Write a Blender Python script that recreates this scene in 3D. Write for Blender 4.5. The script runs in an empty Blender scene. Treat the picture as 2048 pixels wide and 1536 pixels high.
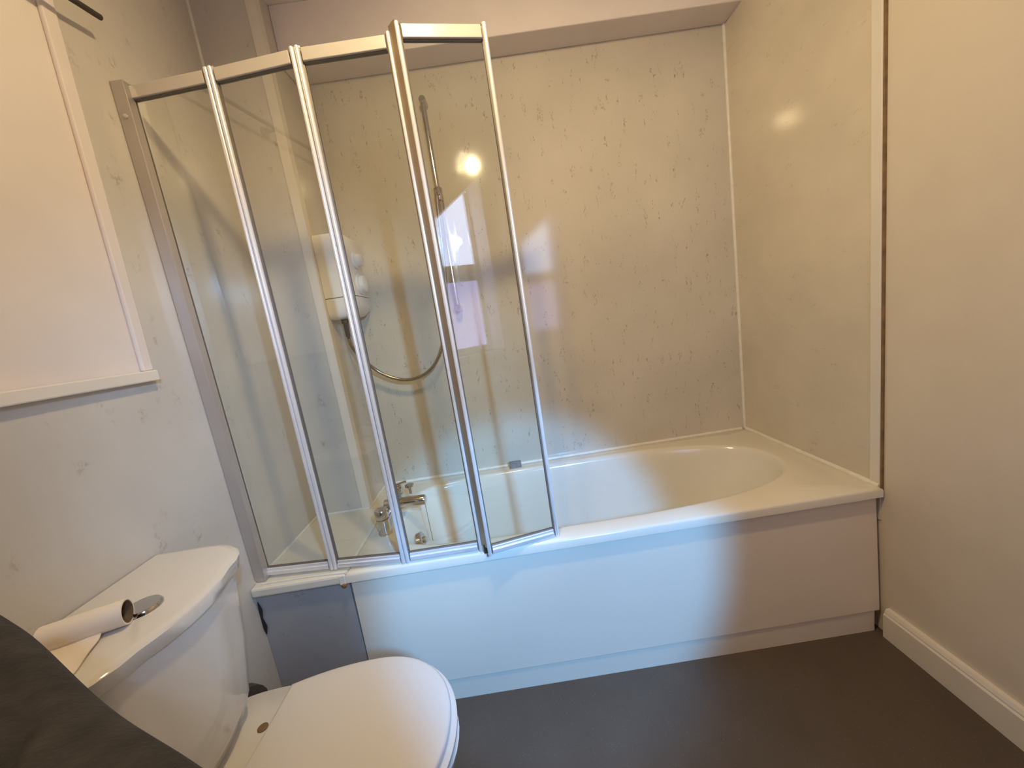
import bpy, bmesh, math, random
from mathutils import Vector, Matrix
random.seed(4)
S = bpy.context.scene
COL = S.collection

# ------------------------------------------------------------------ camera
CAM = Vector((-1.11292, -1.10724, 1.20661))
PITCH, YAW, ROLL, FPX = 0.165565, 0.010844, -0.152993, 770.58
fw = Vector((math.sin(YAW)*math.cos(PITCH), math.cos(YAW)*math.cos(PITCH), -math.sin(PITCH)))
rt = fw.cross(Vector((0, 0, 1))).normalized(); up = rt.cross(fw)
c_, s_ = math.cos(ROLL), math.sin(ROLL)
rt2, up2 = c_*rt + s_*up, -s_*rt + c_*up
cd = bpy.data.cameras.new('camera'); cd.sensor_width = 36; cd.lens = 36*FPX/2048; cd.clip_start = .02
cam = bpy.data.objects.new('camera', cd); COL.objects.link(cam)
M = Matrix((rt2, up2, -fw)).transposed().to_4x4(); M.translation = CAM
cam.matrix_world = M; S.camera = cam

# ------------------------------------------------------------------ world, exposure, daylight
w = bpy.data.worlds.new('world'); S.world = w; w.use_nodes = True
w.node_tree.nodes['Background'].inputs[0].default_value = (.55, .75, 1, 1)
w.node_tree.nodes['Background'].inputs[1].default_value = 6.0
S.view_settings.view_transform = 'Standard'; S.view_settings.look = 'None'
S.view_settings.gamma = 1; S.view_settings.use_curve_mapping = False
S.view_settings.exposure = 0.0

YW = -1.6            # inner face of the wall behind the camera
WX0, WX1, WZ0, WZ1 = -.77, -.41, 1.00, 2.20     # window opening
day_spot = bpy.data.lights.new('daylight_spot', 'SPOT'); day_spot.energy = 250; day_spot.color = (.14, .46, 1.0)  # spot standing in for window daylight, cone shaped to the bath panel's blue patch
day_spot.spot_size = math.radians(31); day_spot.spot_blend = .28; day_spot.shadow_soft_size = .08
so = bpy.data.objects.new('daylight_spot', day_spot); COL.objects.link(so)
so.location = (-.62, YW-.12, 1.60)
so.rotation_euler = (Vector((-1.04, 0, .43)) - so.location).to_track_quat('-Z', 'Y').to_euler()
fill_spot = bpy.data.lights.new('daylight_fill', 'SPOT'); fill_spot.energy = 125; fill_spot.color = (.34, .60, 1.0)  # added fill spot in the window reveal, cools the column and left alcove
fill_spot.spot_size = math.radians(46); fill_spot.spot_blend = 1.0; fill_spot.shadow_soft_size = .03
so2 = bpy.data.objects.new('daylight_fill', fill_spot); COL.objects.link(so2); so2.location = (-.60, YW-.10, 1.80)
so2.rotation_euler = (Vector((-1.72, .45, .86)) - so2.location).to_track_quat('-Z', 'Y').to_euler()
S.cycles.diffuse_bounces = 8; S.cycles.transparent_max_bounces = 24

# ------------------------------------------------------------------ scene dimensions (metres)
H, D, XL, XJ, XC, YC = .515, .675, -1.998, -1.70, -1.774, .447
CEIL = 2.47

# ------------------------------------------------------------------ materials
def nt(name):
    m = bpy.data.materials.new(name); m.use_nodes = True
    return m, m.node_tree, m.node_tree.nodes['Principled BSDF']
def setp(b, **k):
    for a, v in k.items(): b.inputs[a.replace('_', ' ')].default_value = v
def plain(name, col, rough=.5, metal=0., spec=.5, var=.06, scale=6., bump=0., bscale=60.):
    m, t, b = nt(name); L = t.links.new
    setp(b, Roughness=rough, Metallic=metal); b.inputs['Specular IOR Level'].default_value = spec
    tc = t.nodes.new('ShaderNodeTexCoord'); n = t.nodes.new('ShaderNodeTexNoise')
    n.inputs['Scale'].default_value = scale; n.inputs['Detail'].default_value = 4
    L(tc.outputs['Object'], n.inputs['Vector'])
    r = t.nodes.new('ShaderNodeValToRGB')
    r.color_ramp.elements[0].position = .3; r.color_ramp.elements[1].position = .7
    r.color_ramp.elements[0].color = (*[c*(1-var) for c in col], 1)
    r.color_ramp.elements[1].color = (*[min(1, c*(1+var)) for c in col], 1)
    L(n.outputs['Fac'], r.inputs['Fac']); L(r.outputs['Color'], b.inputs['Base Color'])
    if bump:
        n2 = t.nodes.new('ShaderNodeTexNoise'); n2.inputs['Scale'].default_value = bscale; n2.inputs['Detail'].default_value = 3
        L(tc.outputs['Object'], n2.inputs['Vector'])
        bp = t.nodes.new('ShaderNodeBump'); bp.inputs['Strength'].default_value = bump; bp.inputs['Distance'].default_value = .002
        L(n2.outputs['Fac'], bp.inputs['Height']); L(bp.outputs['Normal'], b.inputs['Normal'])
    return m
def math_node(t, op, a=None, b=None):
    n = t.nodes.new('ShaderNodeMath'); n.operation = op
    for i, v in enumerate((a, b)):
        if v is None: continue
        if isinstance(v, (int, float)): n.inputs[i].default_value = v
        else: t.links.new(v, n.inputs[i])
    return n.outputs[0]
def marble(name, col, vein=(.16, .12, .07), stretch=(1, 1, .38), thr=.60, width=.012, blotch=.10, amt=.75, rough=.09, sc=11., soft=(.03, .05)):
    m, t, b = nt(name); L = t.links.new
    setp(b, Roughness=rough)
    tc = t.nodes.new('ShaderNodeTexCoord')
    mp = t.nodes.new('ShaderNodeMapping'); mp.inputs['Scale'].default_value = stretch
    L(tc.outputs['Object'], mp.inputs['Vector'])
    def noise(scale, detail, vec, rough_=.5, dist=0.):
        n = t.nodes.new('ShaderNodeTexNoise'); n.inputs['Scale'].default_value = scale; n.inputs['Detail'].default_value = detail
        n.inputs['Roughness'].default_value = rough_; n.inputs['Distortion'].default_value = dist
        L(vec, n.inputs['Vector']); return n.outputs['Fac']
    n1 = noise(sc*2.4, 5, mp.outputs[0], .62, .4)
    ridge = math_node(t, 'ABSOLUTE', math_node(t, 'SUBTRACT', n1, .5))
    mr = t.nodes.new('ShaderNodeMapRange'); mr.inputs['From Min'].default_value = 0; mr.inputs['From Max'].default_value = width*2.2
    mr.inputs['To Min'].default_value = 1; mr.inputs['To Max'].default_value = 0; L(ridge, mr.inputs['Value'])
    n2 = noise(sc*1.7, 2, mp.outputs[0], .5)
    mk = t.nodes.new('ShaderNodeMapRange'); mk.inputs['From Min'].default_value = thr; mk.inputs['From Max'].default_value = thr+soft[1]
    L(n2, mk.inputs['Value'])
    n3 = noise(sc*7, 2, tc.outputs['Object'])
    mk3 = t.nodes.new('ShaderNodeMapRange'); mk3.inputs['From Min'].default_value = .42; mk3.inputs['From Max'].default_value = .6; L(n3, mk3.inputs['Value'])
    fac = math_node(t, 'MULTIPLY', math_node(t, 'MULTIPLY', math_node(t, 'MULTIPLY', mr.outputs[0], mk.outputs[0]), mk3.outputs[0]), amt)
    nb = noise(2.6, 4, tc.outputs['Object'])
    r = t.nodes.new('ShaderNodeValToRGB'); r.color_ramp.elements[0].position = .32; r.color_ramp.elements[1].position = .68
    r.color_ramp.elements[0].color = (*[c*(1-blotch) for c in col], 1); r.color_ramp.elements[1].color = (*[min(1, c*(1+blotch*.5)) for c in col], 1)
    L(nb, r.inputs['Fac'])
    mx = t.nodes.new('ShaderNodeMix'); mx.data_type = 'RGBA'
    L(fac, mx.inputs['Factor']); L(r.outputs['Color'], mx.inputs['A']); mx.inputs['B'].default_value = (*vein, 1)
    L(mx.outputs['Result'], b.inputs['Base Color'])
    return m

MAT = {}
MAT['marble_back'] = marble('marble_back', (.62, .57, .47), sc=20., stretch=(1, 1, .34), thr=.575, width=.016, amt=.75)
MAT['marble_right'] = marble('marble_right', (.67, .60, .49), stretch=(1, .38, 1), thr=.60, amt=.4, width=.02, soft=(.03, .12), sc=16)
MAT['marble_left'] = marble('marble_left', (.62, .58, .52), stretch=(1, 1, .6), thr=.60, amt=.42, width=.03, soft=(.03, .12), rough=.16)
MAT['marble_infill'] = marble('marble_infill', (.42, .41, .41), stretch=(.6, 1, 1), thr=.60, amt=.4, width=.03, soft=(.03, .12), rough=.2)
MAT['paint'] = plain('cream_paint', (.69, .61, .50), .6, var=.03, bump=.15, bscale=90)
MAT['paint_left'] = plain('pale_paint', (.78, .71, .665), .6, var=.03, bump=.1, bscale=60)
MAT['ceiling'] = plain('ceiling_paint', (.80, .76, .70), .7, var=.02)
MAT['trim'] = plain('white_trim', (.74, .69, .61), .3, var=.03)
MAT['seal'] = plain('white_sealant', (.80, .76, .66), .35, var=.06, scale=30)
MAT['brown'] = plain('brown_grime', (.20, .12, .05), .6, var=.35, scale=25)
MAT['black'] = plain('black_grime', (.02, .017, .015), .8, var=.3, scale=25)
MAT['skirt'] = plain('cream_gloss_paint', (.78, .72, .62), .3, var=.03)
MAT['acrylic'] = plain('cream_acrylic', (.77, .72, .60), .14, var=.03, scale=3)
MAT['panel'] = plain('white_bath_panel', (.79, .69, .55), .3, var=.015, scale=3)
MAT['ceramic'] = plain('white_ceramic', (.74, .71, .66), .1, var=.015, scale=3)
MAT['seat'] = plain('white_seat_plastic', (.72, .69, .65), .28, var=.01, scale=3)
MAT['alu'] = plain('polished_aluminium', (.93, .92, .92), .27, .5, var=.03, scale=20)
MAT['satin'] = plain('satin_aluminium', (.56, .51, .47), .38, .6, var=.04, scale=10)
MAT['rail'] = plain('pale_enamel_rail', (.60, .56, .51), .3, .2, var=.02)
MAT['gasket'] = plain('dark_grey_gasket', (.14, .12, .10), .5, var=.1)
MAT['bronze'] = plain('bronze_gap_seal', (.33, .25, .17), .35, .5, var=.05)
MAT['chrome'] = plain('chrome', (.60, .57, .54), .12, 1., var=.03)
MAT['hose'] = plain('metal_hose', (.42, .36, .28), .25, 1., var=.05)
MAT['plastic'] = plain('white_plastic', (.80, .78, .75), .3, var=.01)
MAT['rubber'] = plain('dark_brown_plastic', (.05, .038, .03), .5, var=.2)
MAT['grey'] = plain('grey_foam', (.23, .215, .20), .8, var=.2, scale=80, bump=.4, bscale=150)
MAT['paper'] = plain('tissue_paper', (.86, .78, .69), .9, var=.02)
MAT['card'] = plain('brown_cardboard', (.16, .10, .05), .9, var=.1)
MAT['frame'] = plain('white_window_frame', (.8, .78, .75), .35, var=.02)
MAT['rust'] = plain('rust_stain', (.30, .13, .04), .8, var=.5, scale=120)

def cloth_mat():
    m = plain('dark_grey_cloth', (.034, .029, .025), .9, var=.4, scale=38, bump=.6, bscale=220)
    return m
MAT['cloth'] = cloth_mat()

def floor_mat():
    m, t, b = nt('speckled_grey_vinyl'); L = t.links.new
    tc = t.nodes.new('ShaderNodeTexCoord')
    n = t.nodes.new('ShaderNodeTexNoise'); n.inputs['Scale'].default_value = 5; n.inputs['Detail'].default_value = 5; L(tc.outputs['Object'], n.inputs['Vector'])
    r = t.nodes.new('ShaderNodeValToRGB'); r.color_ramp.elements[0].position = .3; r.color_ramp.elements[1].position = .7
    r.color_ramp.elements[0].color = (.082, .060, .044, 1); r.color_ramp.elements[1].color = (.100, .076, .058, 1); L(n.outputs['Fac'], r.inputs['Fac'])
    v = t.nodes.new('ShaderNodeTexVoronoi'); v.inputs['Scale'].default_value = 190; L(tc.outputs['Object'], v.inputs['Vector'])
    mr = t.nodes.new('ShaderNodeMapRange'); mr.inputs['From Min'].default_value = .08; mr.inputs['From Max'].default_value = .2
    mr.inputs['To Min'].default_value = 1; mr.inputs['To Max'].default_value = 0; L(v.outputs['Distance'], mr.inputs['Value'])
    sx = t.nodes.new('ShaderNodeSeparateColor'); L(v.outputs['Color'], sx.inputs[0])
    f = math_node(t, 'MULTIPLY', mr.outputs[0], math_node(t, 'GREATER_THAN', sx.outputs[0], .7))
    mx = t.nodes.new('ShaderNodeMix'); mx.data_type = 'RGBA'
    L(math_node(t, 'MULTIPLY', f, .55), mx.inputs['Factor']); L(r.outputs['Color'], mx.inputs['A']); mx.inputs['B'].default_value = (.30, .26, .22, 1)
    L(mx.outputs['Result'], b.inputs['Base Color']); setp(b, Roughness=.5)
    return m
MAT['floor'] = floor_mat()

def glass_mat(name, streak):
    m = bpy.data.materials.new(name); m.use_nodes = True; t = m.node_tree; t.nodes.clear(); L = t.links.new
    out = t.nodes.new('ShaderNodeOutputMaterial'); mix = t.nodes.new('ShaderNodeMixShader')
    tr = t.nodes.new('ShaderNodeBsdfTransparent'); tr.inputs[0].default_value = (.975, .985, .965, 1)
    gl = t.nodes.new('ShaderNodeBsdfGlossy'); gl.inputs['Color'].default_value = (1, 1, 1, 1)
    fr = t.nodes.new('ShaderNodeFresnel'); fr.inputs['IOR'].default_value = 1.52
    geo = t.nodes.new('ShaderNodeNewGeometry')
    fac = math_node(t, 'MULTIPLY', math_node(t, 'MULTIPLY', fr.outputs[0], 1.8), math_node(t, 'SUBTRACT', 1, geo.outputs['Backfacing']))
    L(fac, mix.inputs[0]); L(tr.outputs[0], mix.inputs[1]); L(gl.outputs[0], mix.inputs[2])
    tc = t.nodes.new('ShaderNodeTexCoord'); mp = t.nodes.new('ShaderNodeMapping'); mp.inputs['Scale'].default_value = (60, 60, 3)
    L(tc.outputs['Object'], mp.inputs['Vector'])
    n = t.nodes.new('ShaderNodeTexNoise'); n.inputs['Scale'].default_value = 1; n.inputs['Detail'].default_value = 5; L(mp.outputs[0], n.inputs['Vector'])
    mr = t.nodes.new('ShaderNodeMapRange'); mr.inputs['From Min'].default_value = .5; mr.inputs['From Max'].default_value = .75
    mr.inputs['To Min'].default_value = .01; mr.inputs['To Max'].default_value = .01+streak; L(n.outputs['Fac'], mr.inputs['Value'])
    L(mr.outputs[0], gl.inputs['Roughness'])
    L(mix.outputs[0], out.inputs['Surface'])
    return m
MAT['glass'] = glass_mat('clear_shower_glass', .05)
MAT['glass_streaky'] = glass_mat('streaky_shower_glass', .16)

def emit(name, col, s):
    m = bpy.data.materials.new(name); m.use_nodes = True; t = m.node_tree; t.nodes.clear()
    o = t.nodes.new('ShaderNodeOutputMaterial'); e = t.nodes.new('ShaderNodeEmission')
    e.inputs[0].default_value = (*col, 1); e.inputs[1].default_value = s
    t.links.new(e.outputs[0], o.inputs['Surface']); return m
MAT['pane'] = emit('daylit_frosted_pane', (.55, .68, 1.0), 10)
MAT['pane_low'] = emit('daylit_frosted_pane_lower', (.52, .52, 1.0), 5)
MAT['bulb'] = emit('warm_bulb', (1, .80, .55), 30)

# ------------------------------------------------------------------ helpers
def thing(name, label, cat, loc=(0, 0, 0), group=None):
    o = bpy.data.objects.new(name, None); COL.objects.link(o); o.empty_display_size = .05
    o.location = loc; o['label'] = label; o['category'] = cat
    if group: o['group'] = group
    return o
def wloc(o):
    v = Vector(o.location)
    while o.parent: o = o.parent; v += Vector(o.location)
    return v
def obj(name, bm, mat, parent=None, smooth=False, bevel=0, label=None, kind=None, seg=2):
    """bm in world coordinates -> one mesh object, optionally a child of parent."""
    if parent is not None:
        bmesh.ops.translate(bm, verts=bm.verts, vec=-wloc(parent))
    bmesh.ops.recalc_face_normals(bm, faces=bm.faces)
    me = bpy.data.meshes.new(name); bm.to_mesh(me); bm.free()
    me.materials.append(MAT[mat])
    o = bpy.data.objects.new(name, me); COL.objects.link(o)
    if parent is not None: o.parent = parent
    if smooth:
        for p in me.polygons: p.use_smooth = True
    if bevel:
        md = o.modifiers.new('bevel', 'BEVEL'); md.width = bevel; md.segments = seg; md.limit_method = 'ANGLE'; md.angle_limit = math.radians(40)
        md.harden_normals = False
    if smooth:
        try: me.set_sharp_from_angle(angle=math.radians(50))
        except Exception: pass
    if label: o['label'] = label
    if kind: o['kind'] = kind
    return o
def struct(name, bm, mat, **k): return obj(name, bm, mat, kind='structure', **k)
def tag(o, label, cat, group=None):
    o['label'] = label; o['category'] = cat
    if group: o['group'] = group
    return o
def box(bm, x0, x1, y0, y1, z0, z1):
    vs = [bm.verts.new((x, y, z)) for x in (x0, x1) for y in (y0, y1) for z in (z0, z1)]
    for f in ((0, 1, 3, 2), (4, 6, 7, 5), (0, 4, 5, 1), (2, 3, 7, 6), (0, 2, 6, 4), (1, 5, 7, 3)):
        bm.faces.new([vs[i] for i in f])
    return bm
def bx(*a): return box(bmesh.new(), *a)
def loft(bm, rings, cap0=True, cap1=True):
    R = [[bm.verts.new(p) for p in r] for r in rings]; n = len(R[0])
    for a, b in zip(R, R[1:]):
        for i in range(n): bm.faces.new((a[i], a[(i+1) % n], b[(i+1) % n], b[i]))
    if cap0: bm.faces.new(R[0][::-1])
    if cap1: bm.faces.new(R[-1])
    return bm
def tube(bm, pts, r, n=12, caps=True):
    pts = [Vector(p) for p in pts]; rings = []; ref = None
    rr = r if isinstance(r, (list, tuple)) else [r]*len(pts)
    for i, p in enumerate(pts):
        t = (pts[min(i+1, len(pts)-1)] - pts[max(i-1, 0)]).normalized()
        if ref is None: ref = t.orthogonal().normalized()
        ref = (ref - t*ref.dot(t)).normalized(); b = t.cross(ref)
        rings.append([p + rr[i]*(math.cos(2*math.pi*k/n)*ref + math.sin(2*math.pi*k/n)*b) for k in range(n)])
    return loft(bm, rings, caps, caps)
def lathe(bm, c, axis, prof, n=28):
    """prof: list of (distance along axis, radius)."""
    c = Vector(c); a = Vector(axis).normalized(); u = a.orthogonal().normalized(); v = a.cross(u)
    return loft(bm, [[c + a*h + max(r, 1e-4)*(math.cos(2*math.pi*k/n)*u + math.sin(2*math.pi*k/n)*v) for k in range(n)] for h, r in prof])
def smooth_path(pts, k=10):
    pts = [Vector(p) for p in pts]; P = [pts[0]] + pts + [pts[-1]]; out = []
    for i in range(1, len(P)-2):
        for j in range(k):
            t = j/k; a, b, c, d = P[i-1:i+3]
            out.append(.5*((2*b) + (c-a)*t + (2*a-5*b+4*c-d)*t*t + (3*b-a-3*c+d)*t**3))
    out.append(pts[-1]); return out

# ------------------------------------------------------------------ room shell
struct('floor', bx(-2.15, .15, YW-.35, .85, -.1, 0), 'floor')
struct('ceiling', bx(-2.15, .15, YW-.35, .85, CEIL, CEIL+.1), 'ceiling')
struct('wall_back', bx(-2.15, .15, D, D+.1, 0, CEIL), 'marble_back')
wl = struct('wall_left', bx(-2.15, XL-.006, YW-.35, D, 0, CEIL), 'paint_left')
m1 = loft(bmesh.new(), [[(x, -.115, 0), (x, -.115, 1.2165), (x, -.072, CEIL), (x, D, CEIL), (x, D, 0)] for x in (XL-.006, XL)])
obj('marble_panel', m1, 'marble_left', wl, label='grey flecked marble wall panel beside the bath')
obj('marble_panel', bx(XL-.006, XL, YW, -.115, 0, 1.20), 'marble_left', wl, label='grey flecked marble dado panel behind the toilet')
wr = struct('wall_right', bx(.004, .15, YW-.35, D, 0, CEIL), 'paint')
obj('marble_panel', bx(0, .004, .0, D, .40, CEIL), 'marble_right', wr, label='beige flecked marble panel above the bath end')
# wall behind the camera, with the window opening (its head slopes)
bm = bmesh.new()
ZL = WZ0 + .93      # left corner of the sloping head
fo = [(-2.15, 0), (.15, 0), (.15, CEIL), (-2.15, CEIL)]
op = [(WX0, WZ0), (WX1, WZ0), (WX1, WZ1), (WX0, ZL)]
def quadring(y): return [[bm.verts.new((x, y, z)) for x, z in r] for r in (fo, op)]
fa, fb = quadring(YW), quadring(YW-.32)
for i in range(4):
    j = (i+1) % 4
    bm.faces.new((fa[0][i], fa[0][j], fa[1][j], fa[1][i])); bm.faces.new((fb[0][i], fb[0][j], fb[1][j], fb[1][i]))
    bm.faces.new((fa[1][i], fa[1][j], fb[1][j], fb[1][i])); bm.faces.new((fa[0][i], fa[0][j], fb[0][j], fb[0][i]))
struct('wall_front', bm, 'paint_left')
bm = bmesh.new(); yf0, yf1 = YW-.30, YW-.25
box(bm, WX0, WX0+.03, yf0, yf1, WZ0, ZL); box(bm, WX1-.03, WX1, yf0, yf1, WZ0, WZ1-.02); box(bm, WX0+.03, WX1-.03, yf0, yf1, WZ0, WZ0+.04)
box(bm, WX0+.03, WX1-.03, yf0, yf1, 1.54, 1.66)
wn = struct('window_1', bm, 'frame')
obj('upper_pane', loft(bmesh.new(), [[(WX0, y, 1.66), (WX1, y, 1.66), (WX1, y, WZ1), (WX0, y, ZL)] for y in (YW-.29, YW-.285)]), 'pane', wn)
obj('lower_pane', bx(WX0, WX1, YW-.29, YW-.285, WZ0, 1.54), 'pane_low', wn)
obj('window_sill', bx(WX0-.03, WX1+.03, YW-.25, YW+.05, WZ0-.03, WZ0), 'frame', wn, bevel=.004)
# boxed column and soffit round the alcove
struct('wall_column', bx(XL, XC, YC, D, H, CEIL), 'marble_left')
struct('wall_soffit', bx(XC, .004, .552, D, 2.264, CEIL), 'paint_left', bevel=.004)
# trims
def trim(n, bm, m, **k): return struct('trim_%d' % n, bm, m, **k)
trim(1, bx(XL, XL+.020, YW, -.112, 1.190, 1.2165), 'skirt', bevel=.003)                       # dado cap
trim(2, loft(bmesh.new(), [[(XL-.006, a, z), (XL+.005, a, z), (XL+.005, b, z), (XL-.006, b, z)] for a, b, z in ((-.134, -.105, 1.2165), (-.092, -.055, CEIL))]), 'paint_left', bevel=.004)                     # edge beside painted wall
trim(3, bx(-.004, .006, -.001, .032, H, CEIL), 'trim', bevel=.003)                            # front edge of right panel
trim(4, bx(-.0015, .006, -.008, -.001, H-.02, CEIL), 'brown')                                 # grimy joint
bm = bmesh.new(); tube(bm, [(-.002, D-.002, H), (-.002, D-.002, 2.264)], .007, 8); trim(5, bm, 'seal', smooth=True)
bm = bmesh.new(); tube(bm, [(XL+.001, YC-.001, H), (XL+.001, YC-.001, CEIL)], .006, 8); trim(6, bm, 'seal', smooth=True)
bm = bmesh.new(); box(bm, XC-.030, XC+.004, YC-.004, YC, H, CEIL); box(bm, XC, XC+.004, YC, YC+.03, H, CEIL); trim(7, bm, 'trim')
bm = bmesh.new(); tube(bm, [(XC+.004, D-.002, H+.002), (-.02, D-.002, H+.002)], .008, 8); trim(8, bm, 'seal', smooth=True)
bm = bmesh.new(); tube(bm, [(-.001, D-.01, H+.002), (-.001, .0, H+.002)], .009, 8); trim(9, bm, 'seal', smooth=True)
bm = bmesh.new(); tube(bm, [(XL+.001, .02, H), (XL+.001, YC, H)], .006, 8); tube(bm, [(XL, YC-.001, H), (XC, YC-.001, H)], .005, 8)
tube(bm, [(XC+.001, YC, H), (XC+.001, D, H)], .006, 8); trim(10, bm, 'seal', smooth=True)
# baseboard with moulded top
prof = [(.004, 0), (-.017, 0), (-.017, .083), (-.013, .088), (-.013, .092), (-.008, .102), (.004, .102)]
bm = loft(bmesh.new(), [[(x, y, z) for x, z in prof] for y in (YW, -.030)])
struct('baseboard_right', bm, 'skirt')

# ------------------------------------------------------------------ bath
bath = thing('bathtub', 'cream acrylic bathtub with rounded right end set along the back wall', 'bathtub', (-.85, .33, 0))
N = 128
x0, x1, y0, y1 = XJ, -.001, -.012, D-.001
cx, cy = -.84, .335
def opening(sx0, sx1, b, z, dx=0., cyy=cy):
    pts = []
    for k in range(N):
        a = 2*math.pi*k/N; c, s = math.cos(a), math.sin(a)
        n = 2.5 if c > 0 else 5.0; ax = sx1 if c > 0 else sx0
        pts.append(Vector((cx+dx + ax*math.copysign(abs(c)**(2/n), c), cyy + b*math.copysign(abs(s)**(2/n if c <= 0 else 2/2.5), s), z)))
    return pts
inner = opening(.755, .735, .275, H)
def rect_ring(m, z):
    X0, X1, Y0, Y1 = x0+m, x1-m, y0+m, y1-m; out = []
    for p in inner:
        d = p - Vector((cx, cy, H)); t = 1e9
        if d.x > 1e-6: t = min(t, (X1-cx)/d.x)
        if d.x < -1e-6: t = min(t, (X0-cx)/d.x)
        if d.y > 1e-6: t = min(t, (Y1-cy)/d.y)
        if d.y < -1e-6: t = min(t, (Y0-cy)/d.y)
        out.append(Vector((cx+d.x*t, cy+d.y*t, z)))
    for q in ((X0, Y0), (X0, Y1), (X1, Y0), (X1, Y1)):
        q = Vector((*q, z)); i = min(range(N), key=lambda k: (out[k]-q).length); out[i] = q
    return out
rings = [rect_ring(0, H-.030), rect_ring(0, H-.008), rect_ring(.002, H-.003), rect_ring(.008, H), opening(.765, .745, .283, H), inner,
         opening(.748, .728, .268, H-.006), opening(.742, .722, .262, H-.018), opening(.725, .705, .255, H-.06), opening(.69, .62, .245, H-.18),
         opening(.665, .52, .232, H-.30), opening(.64, .45, .215, H-.36), opening(.57, .38, .17, H-.392), opening(.3, .2, .08, H-.400)]
obj('tub_shell', loft(bmesh.new(), rings, False, True), 'acrylic', bath, smooth=True)
ov = bmesh.new(); lathe(ov, (cx-.69, .25, H-.075), (1, 0, .12), [(-.01, .030), (.006, .032), (.011, .026), (.012, .012), (.022, .012), (.024, .001)])
obj('overflow_cover', ov, 'chrome', bath, smooth=True)
bm = loft(bmesh.new(), [[(-1.697, .006, .475), (-.006, .006, .475), (-.006, -.008, .078), (-1.697, -.008, .078)], [(-1.697, .022, .475), (-.006, .022, .475), (-.006, .010, .078), (-1.697, .010, .078)]])
obj('front_panel', bm, 'panel', bath, bevel=.002)
obj('plinth', bx(-1.697, -.020, -.004, .012, .0, .078), 'panel', bath)
fin = thing('bath_end_infill', 'grey marble infill with cream ledge between bath end and left wall', 'infill panel', (-1.85, .2, 0))
obj('marble_front', bx(XL+.001, -1.703, .006, .020, 0, H-.03), 'marble_infill', fin)
bm = bmesh.new(); box(bm, XL+.001, XJ-.001, -.012, YC-.001, H-.032, H-.001); box(bm, XC+.001, XJ-.001, YC-.001, D-.001, H-.032, H-.001)
obj('ledge', bm, 'acrylic', fin, bevel=.007)
sb = bmesh.new(); box(sb, -1.722, -1.701, -.014, -.006, H-.034, H-.001); 
obj('joint_sealant', sb, 'seal', fin, bevel=.003)
rs = bmesh.new(); bmesh.ops.create_icosphere(rs, subdivisions=2, radius=1, matrix=Matrix.Translation((-1.708, -.012, H-.035)) @ Matrix.Diagonal((.009, .006, .008, 1)))
obj('rust_blob', rs, 'rust', fin, smooth=True, label='orange-brown rust stain at the rim joint')
g = bmesh.new(); tube(g, [(XL+.004, .003, .46), (XL+.006, .003, .43), (XL+.003, .003, .40), (XL+.006, .003, .37), (XL+.004, .003, .345)], [.001, .005, .003, .006, .001], 6)
obj('mould_patch', g, 'black', fin, smooth=True, label='black mould in the corner joint')

# ------------------------------------------------------------------ folding bath screen
ZB, ZT = .520, 1.949
scr = thing('folding_bath_screen', 'four-panel folding glass bath screen with chrome posts on the bath rim', 'shower screen', (-1.5, .02, H))
bm = bmesh.new(); box(bm, XL+.001, XL+.034, .020, .046, H, ZT+.002)
ch = obj('wall_channel', bm, 'satin', scr, bevel=.002)
sc = bmesh.new(); lathe(sc, (XL+.018, .020, 1.865), (0, -1, 0), [(0, .006), (.003, .006), (.0045, .003)], 14); obj('screw', sc, 'rail', ch)
def frame_pt(A, u, n, a, v, z):
    p = A + u*a + n*v; return (p.x, p.y, z)
def stile(bm, A, u, n, a0, wd, z0, z1):
    """ribbed aluminium stile; profile in (along panel, normal)."""
    pr = []; sg = 1 if a0 < .001 else -1; o = a0 if sg > 0 else a0 + wd
    for k in range(11):
        t = math.pi*(1 - k/10); pr.append((o + sg*(.0058 + .0055*math.cos(t)), -.009 - .0062*math.sin(t)))
    pr += [(o + sg*.0113, .010), (o + sg*.0003, .010)]
    loft(bm, [[frame_pt(A, u, n, a, v, z) for a, v in pr] for z in (z0, z1)])
def gasket(bm, A, u, n, a0, wd, z0, z1):
    sg = 1 if a0 < .001 else -1; o = a0 if sg > 0 else a0 + wd
    loft(bm, [[frame_pt(A, u, n, o + sg*a, v, z) for a, v in ((.0113, -.006), (.0150, -.004), (.0150, .004), (.0113, .006))] for z in (z0, z1)])
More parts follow.
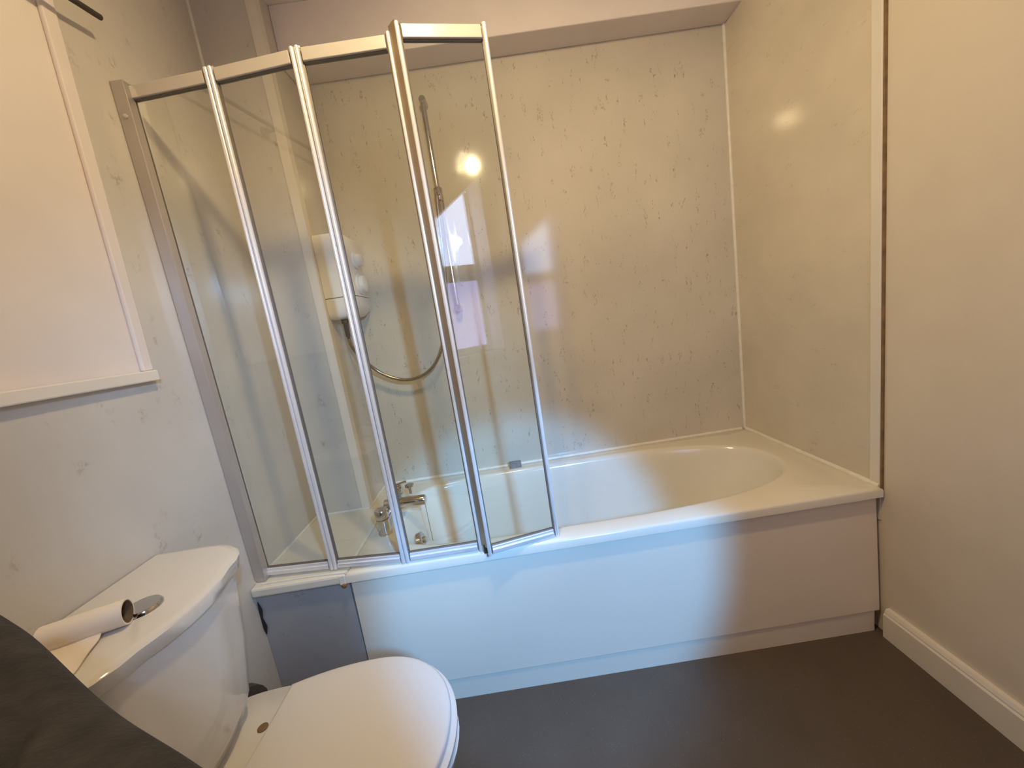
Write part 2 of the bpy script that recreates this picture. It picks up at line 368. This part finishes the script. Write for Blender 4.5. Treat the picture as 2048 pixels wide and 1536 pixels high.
def panel(A, B, zb, zt, glass, end=False, tilt_top=0):
    A, B = Vector((*A, 0)), Vector((*B, 0)); L = (B-A).length; u = (B-A)/L; n = Vector((-u.y, u.x, 0))
    bm = bmesh.new(); wd = .0155
    stile(bm, A, u, n, 0, wd, zb, zt); stile(bm, A, u, n, L-wd, wd, zb, zt)
    p = obj('panel_frame', bm, 'alu', scr)
    gk = bmesh.new(); gasket(gk, A, u, n, 0, wd, zb+.004, zt-.004); gasket(gk, A, u, n, L-wd, wd, zb+.004, zt-.004); obj('glass_gasket', gk, 'gasket', p)
    def bar(name, z0, z1, v0, v1, mat, steps=None):
        b = bmesh.new()
        for (za, zc, va, vb) in (steps or [(z0, z1, v0, v1)]):
            loft(b, [[frame_pt(A, u, n, a, v, z) for a, v in ((wd, va), (L-wd, va), (L-wd, vb), (wd, vb))] for z in (za, zc)])
        return obj(name, b, mat, p, bevel=.0015)
    bar('top_rail', zt-.034, zt-.004, -.012, .010, 'rail')
    bar('top_seal', zt-.037, zt-.034, -.006, .006, 'gasket')
    bar('bottom_rail', 0, 0, 0, 0, 'alu', [(zb+.004, zb+.017, -.013, .010), (zb+.017, zb+.026, -.009, .009)])
    bar('pane_seal', zb+.026, zb+.029, -.005, .005, 'gasket')
    g = bmesh.new(); loft(g, [[frame_pt(A, u, n, a, v, z) for a, v in ((wd, -.002), (L-wd, -.002), (L-wd, .002), (wd, .002))] for z in (zb+.029, zt-.037)])
    obj('glass_pane', g, glass, p)
    for a in (wd*.5, L-wd*.5):
        c = bmesh.new(); q = A+u*a; lathe(c, (q.x, q.y, zt), (0, 0, 1), [(0, .0065), (.004, .0065), (.006, .004)], 12)
        obj('post_cap', c, 'bronze', p)
    return A, B, u, n
J = [(-1.981, .050), (-1.745, .030), (-1.510, .004), (-1.268, .002)]
panel(J[0], (J[1][0]-.001, J[1][1]), ZB, ZT, 'glass'); panel(J[1], (J[2][0]-.001, J[2][1]), ZB, ZT, 'glass'); panel(J[2], J[3], ZB, ZT, 'glass')
panel((-1.253, -.026), (-1.028, .020), ZB-.004, ZT+.002, 'glass_streaky')
b = bmesh.new(); loft(b, [[(-1.270, -.012, z), (-1.250, -.034, z), (-1.250, -.010, z), (-1.265, .012, z)] for z in (ZB+.02, ZT+.010)])
obj('hinge_strip', b, 'bronze', scr, label='bronze hinge strip before the last panel')
hb = bmesh.new(); lathe(hb, (-1.258, -.020, ZB-.002), (0, 0, 1), [(0, .005), (.028, .005)], 10); obj('hinge_pin', hb, 'black', scr)
tb = bmesh.new(); tube(tb, [(XL+.03, .008, H+.001), (-1.80, .006, H+.001), (-1.70, -.002, H+.001)], [.003, .002, .005], 8); 
obj('sealant_bead', tb, 'seal', scr, smooth=True)

# ------------------------------------------------------------------ electric shower, riser rail, hose
sh = thing('electric_shower', 'white electric shower unit on the boxed column inside the screen', 'shower unit', (XC, .55, 1.31))
def rbox_ring(xa, xb, ya, yb, z, r, n=5):
    out = []
    for (px, py, a0) in ((xb-r, yb-r, 0), (xa+.001, yb, None), (xa+.001, ya, None), (xb-r, ya+r, -90)):
        if a0 is None: out.append((px, py, z)); continue
        for k in range(n): 
            a = math.radians(a0 + 90*k/(n-1)); out.append((px+r*math.cos(a), py+r*math.sin(a), z))
    return out
XF = XC+.118
bm = loft(bmesh.new(), [rbox_ring(XC+.004, XF, .462, .655, z, .014) for z in (1.392, 1.620)] + [rbox_ring(XC+.004, XF-.012, .468, .65, 1.632, .014)])
obj('body', bm, 'plastic', sh, smooth=True)
bm = loft(bmesh.new(), [rbox_ring(XC+.004, XF-.075, .475, .64, 1.309, .014), rbox_ring(XC+.004, XF-.030, .466, .65, 1.316, .014), rbox_ring(XC+.004, XF-.010, .462, .655, 1.335, .014), rbox_ring(XC+.004, XF-.001, .461, .655, 1.356, .014), rbox_ring(XC+.004, XF-.001, .461, .655, 1.389, .014)])
obj('lower_cover', bm, 'plastic', sh, smooth=True)
for z, r in ((1.535, .026), (1.440, .036)):
    k = bmesh.new(); lathe(k, (XF, .555, z), (1, 0, 0), [(-.004, r+.006), (.008, r+.006), (.010, r), (.026, r*.95), (.030, r*.7), (.031, .001)]); obj('dial', k, 'plastic', sh, smooth=True)
k = bmesh.new(); lathe(k, (XC+.036, .53, 1.312), (0, 0, -1), [(0, .014), (.02, .014), (.022, .010), (.075, .009), (.08, .004)], 16)
obj('hose_outlet', k, 'rubber', sh, smooth=True)
rl = thing('riser_rail', 'chrome shower riser rail on the back wall behind the last panel', 'shower rail', (-1.275, D, 1.3))
k = bmesh.new(); tube(k, [(-1.278, D-.045, 1.28), (-1.278, D-.045, 2.125)], .0105, 16); obj('rail_tube', k, 'chrome', rl, smooth=True)
for z in (1.29, 2.125):
    k = bmesh.new(); lathe(k, (-1.278, D, z), (0, -1, 0), [(0, .017), (.03, .015), (.055, .014), (.06, .010)], 20); obj('rail_bracket', k, 'chrome', rl, smooth=True)
k = bmesh.new(); lathe(k, (-1.278, D-.045, 1.735), (0, 0, 1), [(0, .017), (.003, .019), (.05, .019), (.053, .017)], 20); lathe(k, (-1.278, D-.062, 1.76), (0, -1, 0), [(0, .009), (.03, .009), (.034, .006)], 14)
obj('slider', k, 'chrome', rl, smooth=True)
hs = smooth_path([(XC+.036, .53, 1.231), (XC+.040, .55, 1.18), (-1.690, .60, 1.09), (-1.625, .612, 1.035), (-1.545, .615, 1.010), (-1.46, .615, 1.030), (-1.395, .615, 1.095), (-1.345, .615, 1.21), (-1.315, .610, 1.36), (-1.296, .595, 1.55), (-1.286, .585, 1.70), (-1.281, .580, 1.745)], 8)
k = bmesh.new(); tube(k, hs, .0075, 12); tag(obj('shower_hose', k, 'hose', smooth=True), 'metal shower hose hanging in a loop below the white shower unit', 'hose')

# ------------------------------------------------------------------ bath mixer tap
tp = thing('bath_mixer_tap', 'chrome bath mixer tap on the left end of the bath', 'tap', (-1.63, .3, H))
for y in (.205, .405):
    k = bmesh.new(); lathe(k, (-1.635, y, H), (0, 0, 1), [(0, .024), (.004, .024), (.006, .0215), (.058, .0215)]); obj('pillar', k, 'chrome', tp, smooth=True)
    k = bmesh.new(); lathe(k, (-1.635, y, H+.062), (0, 0, 1), [(0, .023), (.003, .0245), (.026, .0245), (.032, .021), (.034, .001)]); obj('handle', k, 'chrome', tp, smooth=True)
    k = bmesh.new(); lathe(k, (-1.635, y, H+.057), (0, 0, 1), [(0, .0225), (.006, .0225)]); obj('indicator_ring', k, 'rust' if y < .3 else 'grey', tp, smooth=True)
k = bmesh.new(); tube(k, [(-1.635, .215, H+.045), (-1.635, .40, H+.045)], .017, 18); obj('bridge', k, 'chrome', tp, smooth=True)
k = bmesh.new(); lathe(k, (-1.635, .305, H+.065), (1, 0, -.03), [(-.02, .017), (.0, .0195), (.132, .0195), (.138, .017), (.139, .001)]); obj('spout', k, 'chrome', tp, smooth=True)
k = bmesh.new(); lathe(k, (-1.578, .405, H+.082), (0, 0, 1), [(-.03, .006), (0, .006), (.001, .018), (.009, .018), (.012, .010), (.0125, .001)]); obj('diverter_knob', k, 'chrome', tp, smooth=True)
k = bmesh.new(); tube(k, [(-1.635, .405, H+.098), (-1.590, .410, H+.105)], .0045, 10); obj('lever', k, 'chrome', tp, smooth=True)
k = bmesh.new(); tube(k, [(-1.502, .305, H+.047), (-1.500, .305, .40)], .0012, 6)
tag(obj('plug_chain', k, 'hose'), 'thin plug chain hanging straight down from the tap spout', 'chain')
k = bx(-1.165, -1.108, .628, .645, H+.0005, H+.031)
tag(obj('small_block', k, 'grey', bevel=.003), 'small dark grey block lying on the back rim of the bath', 'block')

# ------------------------------------------------------------------ toilet
toi = thing('toilet', 'white close-coupled toilet with closed lid against the left wall', 'toilet', (-1.7, -.45, 0))
TY = -.447
def cist_ring(z, xf, hw, r, bow, n=7):
    """plan of the cistern: flat at the wall, bowed front."""
    out = [(XL+.004, TY-hw, z), (XL+.004, TY+hw, z)]
    for k in range(n):
        a = math.radians(90 - 90*k/(n-1)); out.append((xf-bow-r + r*math.cos(a), TY+hw-r + r*math.sin(a), z))
    for k in range(1, 8):
        s = 1 - 2*k/8; out.append((xf - bow*s*s, TY + (hw-r)*s, z))
    for k in range(n):
        a = math.radians(0 - 90*k/(n-1)); out.append((xf-bow-r + r*math.cos(a), TY-hw+r + r*math.sin(a), z))
    return out
bm = loft(bmesh.new(), [cist_ring(.405, -1.83, .130, .06, .012), cist_ring(.42, -1.805, .150, .065, .014), cist_ring(.46, -1.788, .162, .07, .016), cist_ring(.60, -1.768, .180, .08, .018), cist_ring(.752, -1.756, .196, .09, .018)])
obj('cistern', bm, 'ceramic', toi, smooth=True)
bm = loft(bmesh.new(), [cist_ring(.752, -1.750, .203, .10, .02), cist_ring(.757, -1.741, .211, .11, .02), cist_ring(.782, -1.737, .214, .11, .02), cist_ring(.788, -1.742, .209, .108, .02), cist_ring(.7895, -1.754, .198, .10, .02)])
obj('cistern_lid', bm, 'ceramic', toi, smooth=True)
k = bmesh.new(); lathe(k, (-1.838, -.452, .7885), (0, 0, 1), [(-.004, .030), (.005, .030), (.009, .027), (.010, .001)], 30)
obj('flush_button', k, 'chrome', toi, smooth=True)
# pan: D-shaped plan
def pan_ring(z, xb, xf, hw, nb=2.3, n=64, sq=False):
    out = []; xc = xb + (xf-xb)*.46
    for k in range(n):
        a = 2*math.pi*k/n; c, s = math.cos(a), math.sin(a)
        if c >= 0: out.append((xc + (xf-xc)*abs(c)**(2/2.15), TY + hw*math.copysign(abs(s)**(2/2.15), s), z))
        else: out.append((xc - (xc-xb)*abs(c)**(2/nb), TY + hw*math.copysign(abs(s)**(2/nb), s), z))
    return out
bm = loft(bmesh.new(), [pan_ring(0, -1.86, -1.50, .105, 4), pan_ring(.02, -1.86, -1.505, .100, 4), pan_ring(.14, -1.87, -1.50, .098, 4), pan_ring(.24, -1.90, -1.42, .130, 4), pan_ring(.33, -1.93, -1.36, .168, 4), pan_ring(.372, -1.94, -1.328, .189, 4), pan_ring(.392, -1.94, -1.322, .194, 4), pan_ring(.399, -1.935, -1.332, .186, 4)])
obj('pan', bm, 'ceramic', toi, smooth=True)
def seat_ring(z, m, xb=-1.746, xf=-1.322, hw=.199, n=72):
    """seat outline: straight back edge, rounded front."""
    out = []; xc = -1.53
    for k in range(n+1):
        a = -math.pi/2 + math.pi*k/n; c, s = max(0, math.cos(a)), math.sin(a)
        out.append((xc + (xf-m-xc)*c**(2/2.1), TY + (hw-m)*math.copysign(abs(s)**(2/2.1), s), z))
    for k in range(1, 9):
        t = k/8; out.append((xc + (xb+m-xc)*t, TY + (hw-m)*(1-.19*t*t), z))
    for k in range(8):
        t = 1-k/8; out.append((xc + (xb+m-xc)*t, TY - (hw-m)*(1-.19*t*t), z))
    return out
bm = loft(bmesh.new(), [seat_ring(.4025, .008), seat_ring(.405, .002), seat_ring(.415, .001), seat_ring(.419, .007)]); obj('seat', bm, 'seat', toi, smooth=True)
bm = loft(bmesh.new(), [seat_ring(.4215, .018), seat_ring(.423, .013), seat_ring(.431, .011), seat_ring(.4355, .014), seat_ring(.437, .019), seat_ring(.4385, .05), seat_ring(.439, .10)]); obj('seat_lid', bm, 'seat', toi, smooth=True)
for s in (-1, 1):
    k = bmesh.new(); lathe(k, (-1.772, TY+s*.085, .399), (0, 0, 1), [(0, .011), (.002, .011), (.003, .006)], 16); obj('hinge_hole_cap', k, 'brown', toi, label='rust-stained hinge hole')
k = bmesh.new(); tube(k, [(-1.955, -.185, .0), (-1.955, -.185, .20), (-1.952, -.19, .275), (-1.935, -.205, .315), (-1.905, -.225, .325)], .043, 20)
tag(obj('waste_pipe', k, 'rubber', smooth=True), 'dark brown waste pipe behind the toilet next to the bath infill', 'pipe')

# toilet paper on the cistern lid
tr = thing('toilet_roll', 'almost empty toilet roll with loose sheet on the cistern lid', 'toilet paper', (-1.87, -.5, .79))
ax0, ax1, rr, zz = Vector((-1.826, -.487)), Vector((-1.924, -.530)), .0215, .8122
d2 = (ax1-ax0).normalized()
def ring_at(p, r, n=32): 
    nrm = Vector((-d2.y, d2.x)); return [(p.x + r*math.cos(2*math.pi*k/n)*nrm.x, p.y + r*math.cos(2*math.pi*k/n)*nrm.y, zz + r*math.sin(2*math.pi*k/n)) for k in range(n)]
bm = loft(bmesh.new(), [ring_at(ax0, rr-.0025), ring_at(ax0, rr), ring_at(ax1, rr), ring_at(ax1, rr-.0025)], False, False)
obj('paper_winding', bm, 'paper', tr, smooth=True)
bm = loft(bmesh.new(), [ring_at(ax0+d2*.0005, rr-.0022), ring_at(ax0+d2*.0005, rr-.004), ring_at(ax1-d2*.0005, rr-.004), ring_at(ax1-d2*.0005, rr-.0022)], False, False)
obj('cardboard_core', bm, 'card', tr, smooth=True)
bm = bmesh.new(); nx, ny = 14, 10; g = []
for i in range(nx):
    row = []
    for j in range(ny):
        a, bq = i/(nx-1), j/(ny-1)
        p = ax0 + d2*(.030 + .085*a) + Vector((-d2.y, d2.x))*(.010 + .09*bq)
        row.append((p.x, p.y, .7915 + .018*max(0, .25-bq)*4*.6 + .004*(1+math.sin(7*a+5*bq))*bq))
    g.append(row)
for sgn in (0, 1):
    V = [[bm.verts.new((x, y, z + .0012*sgn)) for x, y, z in r] for r in g]
    for i in range(nx-1):
        for j in range(ny-1): bm.faces.new((V[i][j], V[i+1][j], V[i+1][j+1], V[i][j+1]))
obj('loose_sheet', bm, 'paper', tr, smooth=True)

# ------------------------------------------------------------------ dark cloth heap in the lower left corner
ZC = 1.0
A, B = Vector((-1.605, -.757, ZC)), Vector((-1.296, -.924, ZC))
u = (B-A).normalized(); v = Vector((u.y, -u.x, 0))       # v points away from the toilet, towards the viewer's side
bm = bmesh.new(); nu, nv = 90, 70; L = .46; Wd = .34
C0, C1 = Vector((-1.569, -.803)), Vector((-1.424, -.916)); cdir = (C1-C0).normalized()
def top_h(a, b, x, y):
    q = Vector((x, y)) - C0; ds = cdir.x*q.y - cdir.y*q.x + .006*math.sin(40*q.dot(cdir))
    e = min(a, 1-a, b, 1-b)
    f = min(1, max(0, (b*Wd-.015)/.05)); crease = f*(-.011*math.exp(-(ds/.0055)**2) + .004*math.exp(-((ds-.016)/.010)**2))
    return ZC + crease + .006*math.sin(9*a+4*b) + .005*math.sin(15*b-3*a)
top = []
for i in range(nu):
    row = []
    for j in range(nv):
        a, b = i/(nu-1), j/(nv-1)
        p = A - u*.06 + u*(a*L) + v*(.006 + b*Wd)
        e = min(a*L, (1-a)*L, b*Wd, (1-b)*Wd); drop = .022*(1-math.sqrt(max(0, 1-(1-min(e, .03)/.03)**2)))
        row.append(bm.verts.new((p.x, p.y, top_h(a, b, p.x, p.y) - drop)))
    top.append(row)
for i in range(nu-1):
    for j in range(nv-1): bm.faces.new((top[i][j], top[i+1][j], top[i+1][j+1], top[i][j+1]))
edge = [top[i][0] for i in range(nu)] + [top[nu-1][j] for j in range(1, nv)] + [top[i][nv-1] for i in range(nu-2, -1, -1)] + [top[0][j] for j in range(nv-2, 0, -1)]
cen = sum((w_.co for w_ in edge), Vector())/len(edge); prev = edge
for lv, z in enumerate((.85, .62, .40, .18, 0.0)):
    cur = []
    for k, w_ in enumerate(edge):
        d = (w_.co - cen); d.z = 0; f = 1 + .012*math.sin(k*.55+lv)*(1 if z else .5) - .02*lv*.3
        cur.append(bm.verts.new((cen.x + d.x*f, cen.y + d.y*f, z)))
    for k in range(len(edge)):
        q = (k+1) % len(edge); bm.faces.new((prev[k], prev[q], cur[q], cur[k]))
    prev = cur
bm.faces.new(prev)
tag(obj('dark_cloth', bm, 'cloth', smooth=True), 'dark grey-brown folded cloth in the lower left corner in front of the cistern', 'cloth')

# ------------------------------------------------------------------ rod at the top left, ceiling light
rd = thing('curtain_rod', 'thin dark rod poking into the top left corner near the left wall', 'rod', (XL, -.4, 2.06))
k = bmesh.new(); tube(k, [(-1.948, -.012, 2.065), (-1.948, -.10, 2.053), (-1.948, -1.3, 2.04)], .0065, 12); obj('rod', k, 'rubber', rd, smooth=True)
k = bmesh.new(); tube(k, [(XL-.006, -.45, 2.05), (-1.948, -.45, 2.05)], .006, 10); lathe(k, (XL-.006, -.45, 2.05), (1, 0, 0), [(0, .02), (.005, .02), (.006, .007)], 16); obj('rod_bracket', k, 'rubber', rd, smooth=True)

LP = Vector((-1.17, -.47, 2.335))
lamp = thing('ceiling_light', 'warm three-bulb ceiling light above the toilet side of the room', 'ceiling light', (LP.x, LP.y, CEIL))
k = bmesh.new(); lathe(k, (LP.x, LP.y, CEIL), (0, 0, -1), [(0, .07), (.018, .07), (.024, .06), (.025, .001)]); obj('ceiling_plate', k, 'alu', lamp, smooth=True)
for q in range(3):
    a = math.radians(100 + 120*q); c = LP + Vector((math.cos(a)*.05, math.sin(a)*.05, 0))
    k = bmesh.new(); tube(k, [(LP.x + math.cos(a)*.03, LP.y + math.sin(a)*.03, CEIL-.02), (c.x, c.y, LP.z+.05)], .008, 10); arm = obj('arm', k, 'alu', lamp, smooth=True)
    k = bmesh.new(); lathe(k, (c.x, c.y, LP.z+.075), (0, 0, -1), [(0, .012), (.01, .028), (.05, .034)], 20); obj('lamp_cup', k, 'alu', arm, smooth=True)
    k = bmesh.new(); lathe(k, (c.x, c.y, LP.z+.028), (0, 0, -1), [(0, .022), (.004, .026), (.010, .022), (.014, .008)], 18); obj('bulb', k, 'bulb', arm, smooth=True)
    ld = bpy.data.lights.new('bulb_glow', 'SPOT'); ld.energy = (23, 22, 30)[q]; ld.color = (1, .755, .40); ld.shadow_soft_size = .03
    ld.spot_size = math.radians(150); ld.spot_blend = 1.0
    lo = bpy.data.objects.new('bulb_glow', ld); COL.objects.link(lo); lo.parent = lamp; lo.location = c + Vector((0, 0, -.03)) - wloc(lamp)
    aim = Vector(((-2, -.6, 1.5), (0, -.3, 1.2), (-.7, .675, 1.1))[q]) - LP; lo.rotation_euler = aim.to_track_quat('-Z', 'Y').to_euler()
